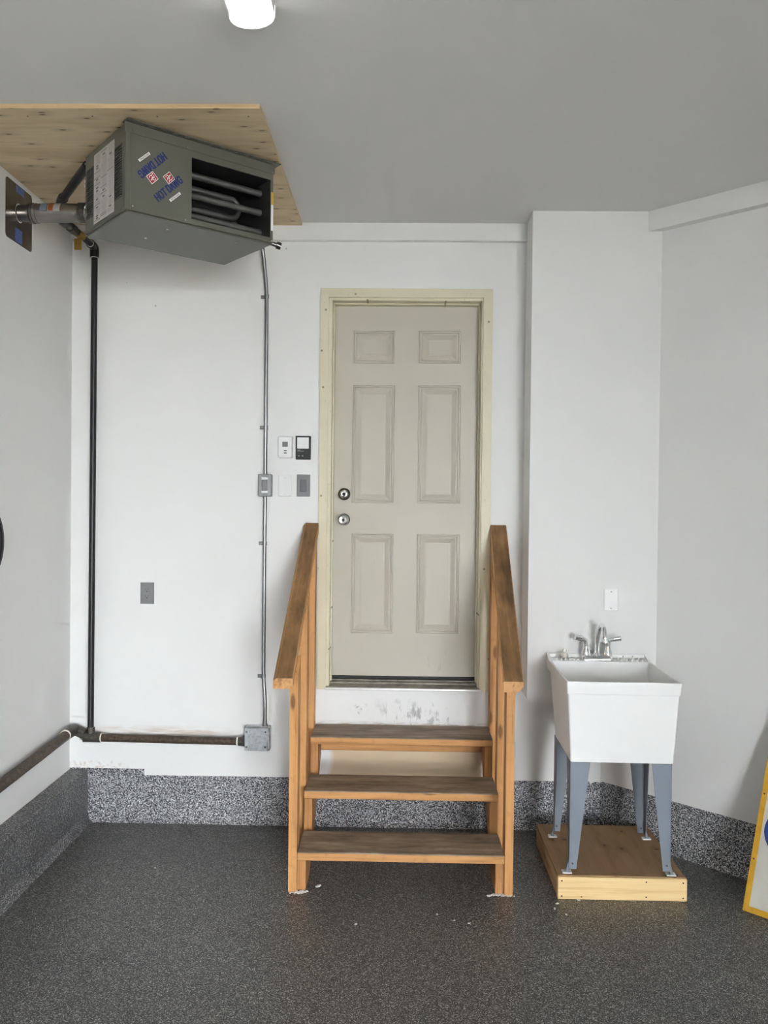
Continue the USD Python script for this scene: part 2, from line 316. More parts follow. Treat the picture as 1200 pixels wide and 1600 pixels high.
# ------------------------------------------------------------------ scene helpers
used = {}
def numbered(parent, name):
    k = (parent, name); used[k] = used.get(k, -1)+1
    return name if used[k] == 0 else f'{name}_{used[k]:03d}'
BASE = {}
def keys(prim, label=None, cat_=None, group=None, kind=None):
    for k, v in (('label', label), ('category', cat_), ('group', group), ('kind', kind)):
        if v: prim.SetCustomDataByKey(k, v)
def thing(name, label, cat_, base=(0, 0, 0), group=None, kind=None):
    path = '/World/'+numbered('/World', name)
    x = UsdGeom.Xform.Define(stage, path); x.AddTranslateOp().Set(Gf.Vec3d(*map(float, base)))
    keys(x.GetPrim(), label, cat_, group, kind); BASE[path] = np.array(base, float); return path
def part(parent, name, mesh, mat, smooth=30, label=None, kind=None):
    path = parent+'/'+numbered(parent, name); off = BASE[parent]; BASE[path] = off
    m = mesh.copy(); m.apply_translation(-off)
    p = usdkit.mesh(stage, path, m, M[mat] if isinstance(mat, str) else mat, smooth=smooth)
    keys(p.GetPrim(), label, kind=kind); return path
def struct(name, mesh, mat, label, cat_, smooth=False):
    path = '/World/'+name; p = usdkit.mesh(stage, path, mesh, M[mat], smooth=smooth); BASE[path] = np.zeros(3)
    keys(p.GetPrim(), label, cat_, kind='structure'); return path
def single(name, mesh, mat, label, cat_, smooth=30, group=None):
    path = '/World/'+numbered('/World', name); p = usdkit.mesh(stage, path, mesh, M[mat], smooth=smooth); keys(p.GetPrim(), label, cat_, group); return path

# ------------------------------------------------------------------ the room
struct('floor', box((XL-.2, YF-.2, -.1), (XE+.2, D+.2, 0)), 'floor', 'dark grey garage floor with fine speckled epoxy flakes', 'floor')
struct('ceiling', box((XL-.2, YF-.2, HC), (XE+.2, D+.2, HC+.1)), 'ceiling', 'plain painted grey-white garage ceiling', 'ceiling')
struct('wall_left', box((XL-.12, YF, .26), (XL, D+.1, HC)), 'wall', 'painted side wall with the round vent plate and rusty pipe run', 'wall')
xc = SUM - D                                     # where the angled wall meets the back wall
steps = [(XL-.05, .288), (-1.381, .287), (-1.380, .253), (-0.9, .254), (-.3, .256), (.5, .257), (.86, .258), (.90, .2565), (.955, .259), (.985, .252), (1.02, .262), (1.03, .246), (1.05, .257), (xc+.05, .256)]
poly = sg.Polygon(steps + [(xc+.05, HC), (XL-.05, HC)]).difference(sg.box(-.410, .735, .440, 2.858))
struct('wall_back', prism(poly, 1, D, D+.10), 'wall_back', 'white painted back wall around the entry door, scuffed below the sill', 'wall')
struct('wall_chase', prism([(XP, DP), (XR, DP), (xc+.02, D+.02), (XP, D+.02)], 2, .748, HC), 'wall', 'boxed-out white wall chase behind the sink, ending above the floor', 'wall')
q = .12/2**.5
ex = 2.2                                        # far end of the angled wall
struct('wall_right', prism([(xc, D), (ex, SUM-ex), (ex+2*q, SUM-ex), (xc+2*q, D)], 2, .262, HC), 'wall', 'white angled wall beside the sink', 'wall')
YB = -1.5                                         # added side wall turns a corner here, placed to block daylight from the right
struct('wall_side_added', box((ex-.01, YB, 0), (ex+.12, SUM-ex+.05, HC)), 'wall', 'unseen white side wall added beyond the angled wall to block daylight', 'wall')
struct('wall_back_far_added', box((ex+.1, YB, 0), (XE+.1, YB+.12, HC)), 'wall', 'unseen white wall of the added second bay that shapes the daylight', 'wall')  # second bay added out of view to shape the daylight in the room
struct('wall_side_far_added', box((XE, YF, 0), (XE+.12, YB+.1, HC)), 'wall', 'unseen white side wall of the added second bay', 'wall')
OX0, OX1, OZ = 1.0, 5.0, 2.75
struct('wall_front', prism(sg.Polygon([(XL-.12, 0), (XE+.12, 0), (XE+.12, HC), (XL-.12, HC)]).difference(sg.box(OX0, -.01, OX1, OZ)), 1, YF-.15, YF), 'low_bounce_dark', 'unseen wall around the open garage doorway, coloured dark to cut bounce light', 'wall')
struct('driveway', box((-30, -40, -.12), (30, YF-.15, -.02)), 'concrete', 'pale concrete driveway outside the open garage door', 'driveway')

# concrete stem walls (flaked like the floor), with a slightly ragged top edge and a small cove at the foot
def stem(a, b, inward, off, top, thick, lip, n=150, seed=0):
    """a, b: ends along the wall line (x, y); the face stands off (m) on the inward side; lip > 0 gives it a visible ledge."""
    a, b = np.array(a), np.array(b); inw = np.array(inward)/np.linalg.norm(inward); rings = []
    for i, t in enumerate(np.linspace(0, 1, n)):
        o = a+(b-a)*t; s = np.linalg.norm(b-a)*t
        j = (meshkit.fbm(np.array([[s*9, seed, 0.5]]), 4, seed)[0]-.5)
        j2 = (meshkit.fbm(np.array([[s*14, seed+3, 0.5]]), 4, seed+9)[0]-.5)
        prof = [(-thick, -.05), (-thick, top), (off-lip*.35+j*.006*(lip > 0), top+j2*.006), (off+j*.006, top-.006*(lip > 0)), (off+.002+j*.006, .045), (off+.012+j*.006, .018), (off+.034+j*.01, .0), (off+.034, -.05)]
        rings.append(np.array([(*(o+inw*h), z) for h, z in prof]))
    return loft(rings)
struct('baseboard_left', stem((XL, D+.1), (XL, YF), (1, 0), .098, ZS, .1, .03, seed=1), 'stem_shaded', 'raised concrete stem wall along the side wall, flakes darkened for shade', 'stem wall')
struct('baseboard_back', stem((XL-.1, D), (xc+.1, D), (0, -1), -.008, .30, .14, 0, seed=2), 'stem', 'black and white flaked concrete stem wall under the back wall', 'stem wall')
struct('baseboard_right', stem((xc-.05, D+.05), (ex+.05, SUM-ex-.05), (-1, -1), -.008, .29, .14, 0, seed=3), 'stem', 'black and white flaked concrete stem wall under the angled wall', 'stem wall')
struct('trim_1', box((XL, D-.03, 3.140), (XP+.01, D+.01, HC), .003), 'wall', 'white boxed ledge along the top of the back wall', 'trim')
k1, k2 = .05*2**.5, 0.02
struct('trim_2', prism([(SUM-DP-k1, DP), (ex, SUM-ex-k1), (ex, SUM-ex+k2), (SUM-DP+k2, DP)], 2, 3.134, HC), 'wall', 'white boxed ledge along the top of the angled wall', 'trim')

# ------------------------------------------------------------------ entry door
door = thing('door_1', 'beige six-panel entry door in a cream frame above the wooden steps', 'door', (0.01, D, .738), kind='structure')
CL, CR, CT, CB = -.444, .476, 2.890, .738
IL, IR, IT = -.399, .427, 2.8425
yc0, yc1 = D-.016, D+.001
part(door, 'casing', prism([(CL, CB), (IL, CB), (IL, IT), (CL, CT)], 1, yc0, yc1), 'casing', False)
part(door, 'casing', prism([(CR, CB), (IR, CB), (IR, IT), (CR, CT)], 1, yc0, yc1), 'casing', False)
part(door, 'casing', prism([(CL, CT), (IL, IT), (IR, IT), (CR, CT)], 1, yc0-.0008, yc1), 'casing', False)
JL, JR, JT = -.380, .418, 2.8265                    # inner faces of the jamb
part(door, 'jamb', box((-.412, D-.004, CB+.005), (JL, D+.145, IT+.02), .003), 'casing')
part(door, 'jamb', box((JR, D-.004, CB+.005), (.442, D+.145, IT+.02), .003), 'casing')
part(door, 'head_jamb', box((JL-.01, D-.0035, JT), (JR+.01, D+.145, IT+.02), .003), 'casing')
for x0, x1 in ((JL-.001, JL+.008), (JR-.008, JR+.001)): part(door, 'door_stop', box((x0, D+.052, .77), (x1, D+.096, JT), .002), 'casing')
part(door, 'door_stop', box((JL, D+.052, JT-.008), (JR, D+.096, JT+.001), .002), 'casing')
YS = D+.10                                           # face of the door slab
SL, SR, ST, SB = -.392, .430, 2.822, .792
panels = [(-.271, -.045, 2.497, 2.677), (.083, .312, 2.499, 2.678), (-.272, -.043, 1.742, 2.382), (.083, .315, 1.744, 2.384), (-.271, -.042, 1.034, 1.576), (.084, .316, 1.037, 1.578)]
kd = (YS-.02)/(D+.05-.02)
panels = [(a*kd, b*kd, CAM_H+(c-CAM_H)*kd, CAM_H+(d-CAM_H)*kd) for a, b, c, d in panels]
front = sg.Polygon([(SL, SB), (SR, SB), (SR, ST), (SL, ST)], [[(a, c), (b, c), (b, d), (a, d)] for a, b, c, d in panels])
fv, ff = triangulate_polygon(sg.polygon.orient(front), engine='earcut')
fm = tm(np.c_[fv[:, 0], np.full(len(fv), YS), fv[:, 1]], ff)
if fm.face_normals[0][1] > 0: fm.invert()
bk = box((SL, YS+.012, SB), (SR, YS+.045, ST))
ring = [np.array([(x, y, z) for x, z in ((SL, SB), (SR, SB), (SR, ST), (SL, ST))]) for y in (YS, YS+.012)]
slab = part(door, 'slab', cat(fm, bk, loft(ring, False)), 'door', False)
prof = [(0, 0), (.0015, .0055), (.0045, .0055), (.007, -.001), (.0115, -.001), (.014, .005), (.0175, .005), (.020, .0005), (.024, .0005), (.050, .0135), (.053, .0135), (.0545, .0105)]
for a, b, c, d in panels:
    V, F = [], []
    for i, (o, y) in enumerate(prof): V += [(a+o, YS+y, c+o), (b-o, YS+y, c+o), (b-o, YS+y, d-o), (a+o, YS+y, d-o)]
    for i in range(len(prof)-1):
        for j in range(4):
            q2 = (j+1) % 4; F += [(i*4+j, i*4+q2, (i+1)*4+q2), (i*4+j, (i+1)*4+q2, (i+1)*4+j)]
    e = (len(prof)-1)*4; F += [(e, e+1, e+2), (e, e+2, e+3)]
    pm = tm(V, F)
    if pm.face_normals[-1][1] > 0: pm.invert()
    part(slab, 'panel', pm, 'door', False)
for zc, kn in ((1.790, False), (1.650, True)):
    at = (-.315, YS, zc); d = (0, -1, 0)
    if not kn:
        h = part(door, 'deadbolt', lathe([(0, 0), (.034, 0), (.034, .007), (.030, .013), (.027, .017), (.022, .020), (0, .020)], at, d), 'bronze', 40)
        part(h, 'lock_face', lathe([(0, .019), (.0245, .0185), (.0245, .022), (.020, .027), (.013, .0285), (.0, .0285)], at, d), 'chrome', 40)
        part(h, 'keyhole', cat(lathe([(0, .027), (.0085, .027), (.0085, .0305), (0, .0305)], at, d), box((at[0]-.0015, YS-.0315, zc-.007), (at[0]+.0015, YS-.030, zc+.003))), 'dark')
    else:
        h = part(door, 'door_knob', lathe([(0, 0), (.0335, 0), (.0335, .005), (.028, .012), (.016, .016), (.013, .03), (.020, .036), (.0285, .045), (.031, .056), (.0305, .0585), (0, .0585)], at, d), 'bronze', 40)
        part(h, 'knob_face', lathe([(0, .057), (.0275, .0575), (.027, .062), (.021, .067), (.012, .0655), (0, .0655)], at, d), 'nickel', 40)
        part(h, 'keyhole', cat(lathe([(0, .064), (.0075, .064), (.0075, .0685), (0, .0685)], at, d), box((at[0]-.0015, YS-.0695, zc-.006), (at[0]+.0015, YS-.068, zc+.003))), 'dark')
part(door, 'weatherstrip', box((JL, YS+.006, SB-.016), (JR, YS+.04, SB+.001)), 'dark', False)
part(door, 'threshold', prism([(D+.14, .742), (D-.022, .742), (D-.022, .750), (D-.015, .7535), (D+.045, .759), (D+.048, .766), (D+.070, .770), (D+.0735, .7655), (D+.085, .7655), (D+.088, .773), (D+.14, .777)], 0, -.397, .432), 'sill', False, 'worn dull metal sill')
part(door, 'sill_nose', box((-.405, D-.027, .738), (.436, D-.018, .7525), .003), 'nose')

# ------------------------------------------------------------------ wooden steps
st = thing('wooden_stairs', 'three-step wooden stairs with sloping handrails in front of the entry door', 'stairs', (.012, 4.18, 0))
TX0, TX1 = -.451, .477
TR = [(3.782, .180), (4.047, .3655), (4.312, .551)]
for y, z in TR:
    part(st, 'tread', box((TX0, y, z-.038), (TX1, min(y+.255, D-.004), z), .004), 'tread')
def stringer(x0, x1):
    pts = [(3.803, .0), (3.803, TR[0][1]-.038)]
    pts += [(4.068, TR[0][1]-.038), (4.068, TR[1][1]-.038), (4.333, TR[1][1]-.038), (4.333, TR[2][1]-.038), (4.50, TR[2][1]-.038)]
    pts += [(4.50, .42), (4.42, .33), (3.965, .0)]
    return prism(pts, 0, x0, x1)
part(st, 'stringer', stringer(-.4505, -.413), 'stringer', False)
part(st, 'stringer', stringer(.438, .4765), 'stringer', False)
part(st, 'ledger', box((TX0+.002, D-.042, .418), (TX1-.002, D-.002, .5125), .003), 'ledger')
rs = (1.627-.973)/(4.565-3.715)
def under(y): return .973+(y-3.715)*rs-.049
for x0, x1 in ((-.4895, -.4515), (.4775, .5145)):
    for i, (y0, y1) in enumerate(((3.785, 3.874), (4.13, 4.219), (4.484, 4.573))):
        part(st, 'post', prism([(y0, 0), (y1, 0), (y1, under(y1)-.001), (y0, under(y0)-.001)], 0, x0, x1), 'post', False)
def rail(xf0, xf1, xb0, xb1, cut):
    ya, yb, e = 3.715, 4.572, .004; za, zb = .973, .973+(yb-ya)*rs; h = .047
    rings = []
    for y, z, a, b in ((ya, za, xf0, xf1), (yb, zb, xb0, xb1)):
        pf = [(a+e, z), (b-e, z), (b, z-e), (b, z-h+e), (b-e, z-h), (a+e, z-h), (a, z-h+e), (a, z-e)]
        if cut > 0: pf[3] = (b, z-h*.45); pf[4] = (b-.022, z-h)
        else: pf[0] = (a+.014, z); pf[7] = (a, z-.013)
        rings.append(np.array([(x, y, zz) for x, zz in pf]))
    return loft(rings)
part(st, 'handrail', rail(-.555, -.467, -.524, -.443, -1), 'rail', 20)
part(st, 'handrail', rail(.453, .541, .475, .562, 1), 'rail', 20)
pr = []
for cx, cy in ((-.452, 3.79), (.476, 3.80), (-.425, 3.80), (.455, 3.806)):
    for k in range(34):
        s = .0025+.004*rng.random(); m = trimesh.creation.icosphere(0, s); m.apply_scale((1, 1, .5)); m.apply_translation((cx+rng.normal(0, .02), cy-.012+rng.normal(0, .006), s*.3)); pr.append(m)
part(st, 'paint_residue', cat(*pr), 'chips', False, 'white paint residue around the foot', kind='stuff')

# ------------------------------------------------------------------ sink platform
pf = thing('sink_platform', 'low wooden platform with a pale front board under the utility sink', 'platform', (.995, 4.05, 0))
part(pf, 'front_board', box((.711, 3.766, 0), (1.279, 3.802, .0985), .002), 'pine', label='pale knotty pine front board')
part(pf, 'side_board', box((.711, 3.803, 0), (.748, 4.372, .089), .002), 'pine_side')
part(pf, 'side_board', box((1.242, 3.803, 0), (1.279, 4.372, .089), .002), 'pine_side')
part(pf, 'top_panel', box((.711, 3.780, .0895), (1.277, 4.375, .1025), .0015), 'plat_top', label='dirty brown plywood top')
for x, z in ((.728, .082), (1.262, .082), (.728, .014), (1.262, .014), (1.10, .083), (1.10, .016), (.815, .012)):
    part(pf, 'nail_head', lathe([(0, 0), (.0035, 0), (.003, .0012), (0, .0015)], (x, 3.766, z), (0, -1, 0), 10), 'rust')

# ------------------------------------------------------------------ utility sink
RS = rot_z(-1.1, (1.003, 4.35, 0))
sink = thing('utility_sink', 'white plastic utility sink on four grey tapered steel legs', 'sink', (.995, 4.05, .1025))
rings = [rrect(.776, 1.222, 3.782, 4.190, .008, .605), rrect(.772, 1.226, 3.776, 4.192, .009, .610), rrect(.7545, 1.2435, 3.7615, 4.264, .009, .9105), rrect(.7515, 1.2465, 3.7585, 4.266, .009, .9125),
         rrect(.7505, 1.2475, 3.7575, 4.352, .008, .914), rrect(.747, 1.251, 3.754, 4.354, .006, .964), rrect(.749, 1.249, 3.756, 4.352, .006, .968),
         rrect(.757, 1.241, 3.764, 4.250, .012, .968), rrect(.760, 1.238, 3.767, 4.247, .012, .964), rrect(.782, 1.216, 3.79, 4.176, .03, .64), rrect(.80, 1.19, 3.81, 4.15, .03, .625)]
part(sink, 'basin', xf(loft(rings), RS), 'tub', 35)
bs = [box((.75, 4.334, .966), (1.246, 4.352, .990), .004)]
for x0, x1 in ((.746, .758), (1.238, 1.250)): bs.append(prism([(4.25, .966), (4.352, .966), (4.352, .992), (4.335, .992)], 0, x0, x1))
part(sink, 'backsplash', xf(cat(*bs), RS), 'tub')
def ribs(x0, x1, n):
    out = []
    for i in range(n):
        x = x0+(x1-x0)*i/(n-1); a, b = (x-.008, 4.262), (x+.012, 4.318)
        out.append(hull([(a[0], a[1], .966), (a[0]+.014, a[1], .966), (b[0], b[1], .966), (b[0]+.014, b[1], .966), (a[0]+.005, a[1]+.006, .977), (a[0]+.01, a[1]+.006, .977), (b[0]+.004, b[1]-.004, .977), (b[0]+.009, b[1]-.004, .977)]))
    return out
for r_ in ribs(.79, .895, 6)+ribs(1.085, 1.21, 6): part(sink, 'soap_rib', xf(r_, RS), 'tub')
for x in (.79, 1.13, 1.18): part(sink, 'screw', xf(lathe([(0, 0), (.004, 0), (.003, .002), (0, .0022)], (x, 4.334, .980), (0, -1, 0), 10), RS), 'nickel')
t_ = .0028
for fx, sx in ((.7735, 1), (1.2205, -1)):
    for fy, sy in ((3.786, 1), (4.226, -1)):
        zt, zb = .6045, .125
        w1, w2 = .088, .033
        fr = prism([(fx, zt), (fx+sx*w1, zt), (fx+sx*w2, zb), (fx, zb)], 1, *sorted((fy, fy+sy*t_)))
        sd = prism([(fy, zt), (fy+sy*w1, zt), (fy+sy*w2, zb-.004), (fy, zb-.004)], 0, *sorted((fx, fx+sx*t_)))
        L = part(sink, 'leg', xf(cat(fr, sd), RS), 'leg_steel', False)
        for bx, bz in ((fx+sx*.016, .15),):
            part(L, 'bolt', xf(lathe([(0, 0), (.0045, 0), (.004, .003), (0, .0035)], (bx, fy if sy > 0 else fy-t_, bz), (0, -1, 0), 10), RS), 'bronze')
        gus = hull([(fx-sx*.001, fy+sy*.004, .165), (fx-sx*.001, fy+sy*.026, .165), (fx-sx*.001, fy+sy*.002, .109), (fx-sx*.001, fy+sy*.03, .109), (fx-sx*.014, fy+sy*.004, .109), (fx-sx*.014, fy+sy*.026, .109)])
        part(L, 'foot_bracket', xf(gus, RS), 'leg_steel', False)
        part(L, 'foot_pad', xf(box((fx-.021-sx*.006, fy+sy*.002-.001, .1026), (fx+.021-sx*.006, fy+sy*.034+.001, .109), .0015), RS), 'white_plastic')
fa = thing('faucet', 'chrome two-handle gooseneck faucet on the back edge of the sink', 'faucet', (.99, 4.285, .968))
FX = .990
part(fa, 'base_plate', xf(loft([rrect(FX-.076, FX+.076, 4.258, 4.318, .014, .9685), rrect(FX-.076, FX+.076, 4.258, 4.318, .014, .980), rrect(FX-.068, FX+.068, 4.266, 4.310, .012, .991)]), RS), 'chrome', 40)
sp = [(FX, 4.292, .985), (FX+.001, 4.292, 1.04), (FX+.004, 4.288, 1.085), (FX+.008, 4.276, 1.120), (FX+.011, 4.250, 1.143), (FX+.013, 4.218, 1.148), (FX+.014, 4.192, 1.135), (FX+.0145, 4.178, 1.110), (FX+.0145, 4.174, 1.090)]
from scipy.interpolate import CubicSpline
cs = CubicSpline(np.arange(len(sp)), np.array(sp)); T_ = np.linspace(0, len(sp)-1, 60)
part(fa, 'spout', xf(cat(tube(cs(T_), np.interp(T_, [0, 1, 8], [.0135, .0125, .0105]), 18), lathe([(0, 0), (.021, 0), (.020, .01), (.014, .02), (0, .02)], (FX, 4.292, .985), (0, 0, 1))), RS), 'chrome', 50)
part(fa, 'aerator', xf(lathe([(0, 0), (.0135, 0), (.0135, .013), (.0105, .02), (0, .02)], (FX+.0145, 4.1735, 1.073), (0, 0, 1)), RS), 'chrome', 40)
for s in (-1, 1):
    hx = FX+s*.054
    part(fa, 'handle', xf(cat(lathe([(0, 0), (.022, 0), (.0225, .012), (.020, .030), (.015, .042), (.014, .052), (0, .056)], (hx, 4.288, .985), (0, 0, 1)),
         tube(smooth_path([(hx, 4.288, 1.03), (hx+s*.003, 4.286, 1.068), (hx+s*.022, 4.276, 1.074), (hx+s*.060, 4.266, 1.083)], .02), np.r_[np.linspace(.0118, .0108, 8), np.linspace(.0108, .0128, 8)], 14)), RS), 'chrome', 45)
stp = thing('drain_stopper', 'small pale rubber drain stopper with a wire ring lying on the sink ledge', 'drain stopper', (.826, 4.295, .978))
part(stp, 'plug', lathe([(0, 0), (.016, 0), (.020, .006), (.021, .014), (.017, .022), (.008, .025), (0, .0255)], (.826, 4.296, .978), (0, 0, 1)), 'clear', 40)
th = np.linspace(0, 2*np.pi, 22)
part(stp, 'ring', tube([(.828+.009*math.cos(a), 4.296, 1.0105+.009*math.sin(a)) for a in th], .0018, 8, False), 'nickel', 60)

# ------------------------------------------------------------------ ceiling plywood and unit heater
pw = thing('plywood_panel', 'knotty plywood sheet screwed flat to the ceiling above the heater', 'plywood', (-1.17, 3.86, HC-.018))
part(pw, 'sheet', box((XL+.003, 3.195, HC-.018), (-.545, D-.032, HC-.0005), .001), 'plywood', False)
for x in (-1.70, -1.45, -1.2, -.95, -.6):
    for y in (3.26, 4.45): part(pw, 'screw', lathe([(0, 0), (.004, 0), (.003, .0012), (0, .0014)], (x, y, HC-.018), (0, 0, -1), 10), 'nickel')

HA = np.eye(4); ca, sa = math.cos(math.radians(40.4)), math.sin(math.radians(40.4))
HA[:3, :3] = np.array([[ca, -sa, 0], [sa, ca, 0], [0, 0, 1]]); HA[:3, 3] = (-1.075, 3.274, 2.865)
hl = lambda m: xf(m, HA)
W_, DE, H_ = .664, .430, .335
ht = thing('unit_heater', 'olive-grey gas unit heater hung at an angle below the ceiling plywood', 'heater', tuple((HA@[W_/2, DE/2, H_, 1])[:3]))
shell = minus(box((0, 0, .004), (W_, DE, H_), .003), box((.277, -.05, .026), (.650, .30, .274)))
part(ht, 'casing', hl(shell), 'heater', False)
part(ht, 'bottom_panel', hl(box((.006, .006, -.004), (W_-.006, DE-.006, .0035), .002)), 'heater')
part(ht, 'corner_post', hl(box((-.002, -.003, .002), (.020, .006, H_-.001), .002)), 'heater')
part(ht, 'opening_lining', hl(cat(box((.278, .296, .027), (.649, .299, .273)), box((.278, .004, .0262), (.649, .296, .0275)), box((.278, .004, .2725), (.649, .296, .2738)), box((.2772, .004, .027), (.2785, .296, .273)), box((.6485, .004, .027), (.6498, .296, .273)))), 'heater_dark', False)
fl = box((-.006, -.030, .3385), (W_+.02, .02, .3425), .001)
fl = minus(fl, *[box((x, -.023, .33), (x+.028, -.011, .35)) for x in (.035, .085, .135, .185, .235, .29, .345, .40, .455, .51, .565, .615)])
part(ht, 'top_flange', hl(cat(fl, box((-.006, -.004, .30), (.004, .006, .3425)), box((-.004, -.0035, .3005), (W_+.004, 0, .3395)))), 'heater', False)
for y in (.05, .36): part(ht, 'mounting_rail', hl(box((.02, y, H_-.001), (W_-.02, y+.04, .3515), .002)), 'heater')
for z, y in ((.236, .085), (.152, .085), (.066, .085)):
    part(ht, 'heat_tube', hl(tube([(.270, y, z), (.655, y, z)], .0145, 14)), 'tubes', 50)
for z0, z1, y in ((.205, .120, .15), (.124, .045, .17)):
    pth = [(.270, y, z0), (.535, y, z0)] + [(.535+abs(z0-z1)/2*math.sin(a), y, (z0+z1)/2+(z0-z1)/2*math.cos(a)) for a in np.linspace(.2, math.pi-.2, 9)] + [(.535, y, z1), (.270, y, z1)]
    part(ht, 'bent_tube', hl(tube(pth, .014, 14)), 'tubes', 50)
part(ht, 'burner_plate', hl(cat(*[box((.300+i*.014, .285, .10), (.306+i*.014, .2955, .19)) for i in range(8)])), 'tubes', False, kind='stuff')
lp = part(ht, 'louvred_panel', hl(box((.0, .012, .012), (-.002, DE-.012, .318), .0008)), 'heater')
for y0, y1 in ((.027, .101), (.329, .401)):
    part(lp, 'vent_recess', hl(box((-.0022, y0, .060), (-.0030, y1, .266))), 'heater_dark', False)
    part(lp, 'louvre_slats', hl(cat(*[hull([(-.0030, y0+.001, .062+i*.0098), (-.0030, y1-.001, .062+i*.0098), (-.0075, y0+.003, .0625+i*.0098), (-.0075, y1-.003, .0625+i*.0098), (-.0030, y0+.001, .0665+i*.0098), (-.0030, y1-.001, .0665+i*.0098)]) for i in range(21)])), 'heater', False, kind='stuff')
lb = part(ht, 'instruction_label', hl(box((-.0022, .107, .021), (-.0032, .323, .305))), 'paper', False, 'large pale printed instruction label')
lines, darks = [], []
r2 = np.random.default_rng(3)
for col in range(3):
    y0 = .113+col*.070
    z = .296
    while z > .03:
        if r2.random() < .06: darks.append(box((-.0033, y0, z-.002), (-.0037, y0+.064, z))); z -= .006; continue
        if r2.random() < .08: darks.append(box((-.0033, y0+.02, z-.005), (-.0037, y0+.044, z))); z -= .009; continue
        lines.append(box((-.0033, y0, z-.0014), (-.0036, y0+.064*(.6+.4*r2.random()), z))); z -= .0036
part(lb, 'printed_lines', hl(cat(*lines)), 'ink_soft', False, kind='stuff')
part(lb, 'printed_headings', hl(cat(*darks)), 'ink', False, kind='stuff')

def face_text(text, height, at, ang, length, bold=True, lift=.0006, fat=0):
    """Lettering on the heater's front face: at = (u, z) of the first baseline point."""
    m = meshkit.text_mesh(text, height, .0006, bold); w = m.bounds[1][0]; m.apply_scale((length/w, 1, 1))
    c_, s_ = math.cos(math.radians(ang)), math.sin(math.radians(ang)); v = m.vertices
    m.vertices = np.c_[at[0]+v[:, 0]*c_-v[:, 1]*s_, -lift-v[:, 2], at[1]+v[:, 0]*s_+v[:, 1]*c_]
    m.fix_normals()
    if fat: m = cat(*[xf(m, trimesh.transformations.translation_matrix((a*c_, k*.0001, a*s_))) for k, a in enumerate((-fat, 0, fat))])
    return hl(m)
def face_quad(at, ang, w, h, lift, d=.0005):
    c_, s_ = math.cos(math.radians(ang)), math.sin(math.radians(ang))
    return hl(prism([(at[0]+a*c_-b*s_, at[1]+a*s_+b*c_) for a, b in ((0, 0), (w, 0), (w, h), (0, h))], 1, -lift-d, -lift))
for base, ang in (((.134, .060), 44.7), ((.152, .263), 224.7)):
    part(ht, 'lettering', face_text('HOT DAWG', .0300, base, ang, .150, True, .0006, .0011), 'blue_ink', False, 'dark blue lettering')
for base, ang in (((.187, .073), 43), ((.093, .247), 223)):
    part(ht, 'brand_strip', face_quad(base, ang, .060, .011, .0004), 'white_ink', False, 'narrow white lettered strip')
    c_, s_ = math.cos(math.radians(ang)), math.sin(math.radians(ang))
    part(ht, 'strip_lettering', face_text('MODINE', .0075, (base[0]+.006*c_-.0018*s_, base[1]+.006*s_+.0018*c_), ang, .048, True, .001), 'ink_soft', False)
for cx, cz, ang in ((.178, .166, 44.7), (.108, .150, 224.7)):
    c_, s_ = math.cos(math.radians(ang)), math.sin(math.radians(ang))
    o = lambda a, b: (cx+a*c_-b*s_, cz+a*s_+b*c_)
    e_ = part(ht, 'emblem', face_quad(o(-.019, -.018), ang, .038, .036, .0012), 'white_ink', False, 'red square emblem with a white border')
    part(e_, 'emblem_field', face_quad(o(-.0165, -.0155), ang, .033, .031, .0018), 'red_ink', False)
    marks = [[(-.012, -.012), (-.004, -.008), (.004, -.011), (.011, -.007)], [(-.011, -.003), (-.007, .004), (-.003, .001)], [(-.002, -.004), (.002, .006), (.000, .012)], [(.004, .000), (.008, .006), (.012, .004)], [(-.010, .010), (-.006, .012)]]
    for mk in marks:
        ring_ = sg.LineString([o(*q_) for q_ in mk]).buffer(.0016)
        part(e_, 'emblem_mark', hl(prism(ring_, 1, -.0029, -.0024)), 'white_ink', False)
for u_, z_ in ((.029, .312), (.028, .021), (.256, .306), (.25, .015), (.655, .305), (.655, .012)):
    part(ht, 'screw', hl(lathe([(0, 0), (.0048, 0), (.004, .0025), (0, .003)], (u_, -.003 if z_ > .29 else 0, z_), (0, -1, 0), 12)), 'nickel')
for y_, z_ in ((.42, .300), (.42, .012), (.08, .09)):
    part(ht, 'screw', hl(lathe([(0, 0), (.0045, 0), (.004, .0025), (0, .003)], (-.003, y_, z_), (-1, 0, 0), 12)), 'nickel')
for u_, y_ in ((.22, .10), (.20, .27), (.52, .07)):
    part(ht, 'screw', hl(lathe([(0, 0), (.005, 0), (.004, .003), (0, .0035)], (u_, y_, -.004), (0, 0, -1), 12)), 'nickel')
wl = part(ht, 'warning_label', hl(box((.6515, -.0006, .056), (.6625, -.0012, .222))), 'white_ink', False, 'narrow white and yellow warning label')
part(wl, 'label_band', hl(box((.6517, -.0013, .168), (.6623, -.0017, .2215))), 'yellow_ink', False, 'yellow band')
cb = part(ht, 'control_box', hl(box((.02, DE+.001, .045), (.11, DE+.055, .300), .004)), 'black_pipe')
for z_ in (.235, .215, .125): part(cb, 'terminal', hl(box((.005, DE+.004, z_), (.02, DE+.03, z_+.008))), 'white_plastic')
part(ht, 'pipe_stub', hl(cat(seg((W_-.002, .022, .010), (W_+.03, .010, .002), .0095), )), 'bronze')
part(ht, 'pipe_cap', hl(cat(seg((W_+.024, .012, .004), (W_+.042, .005, -.0006), .0155))), 'bronze')

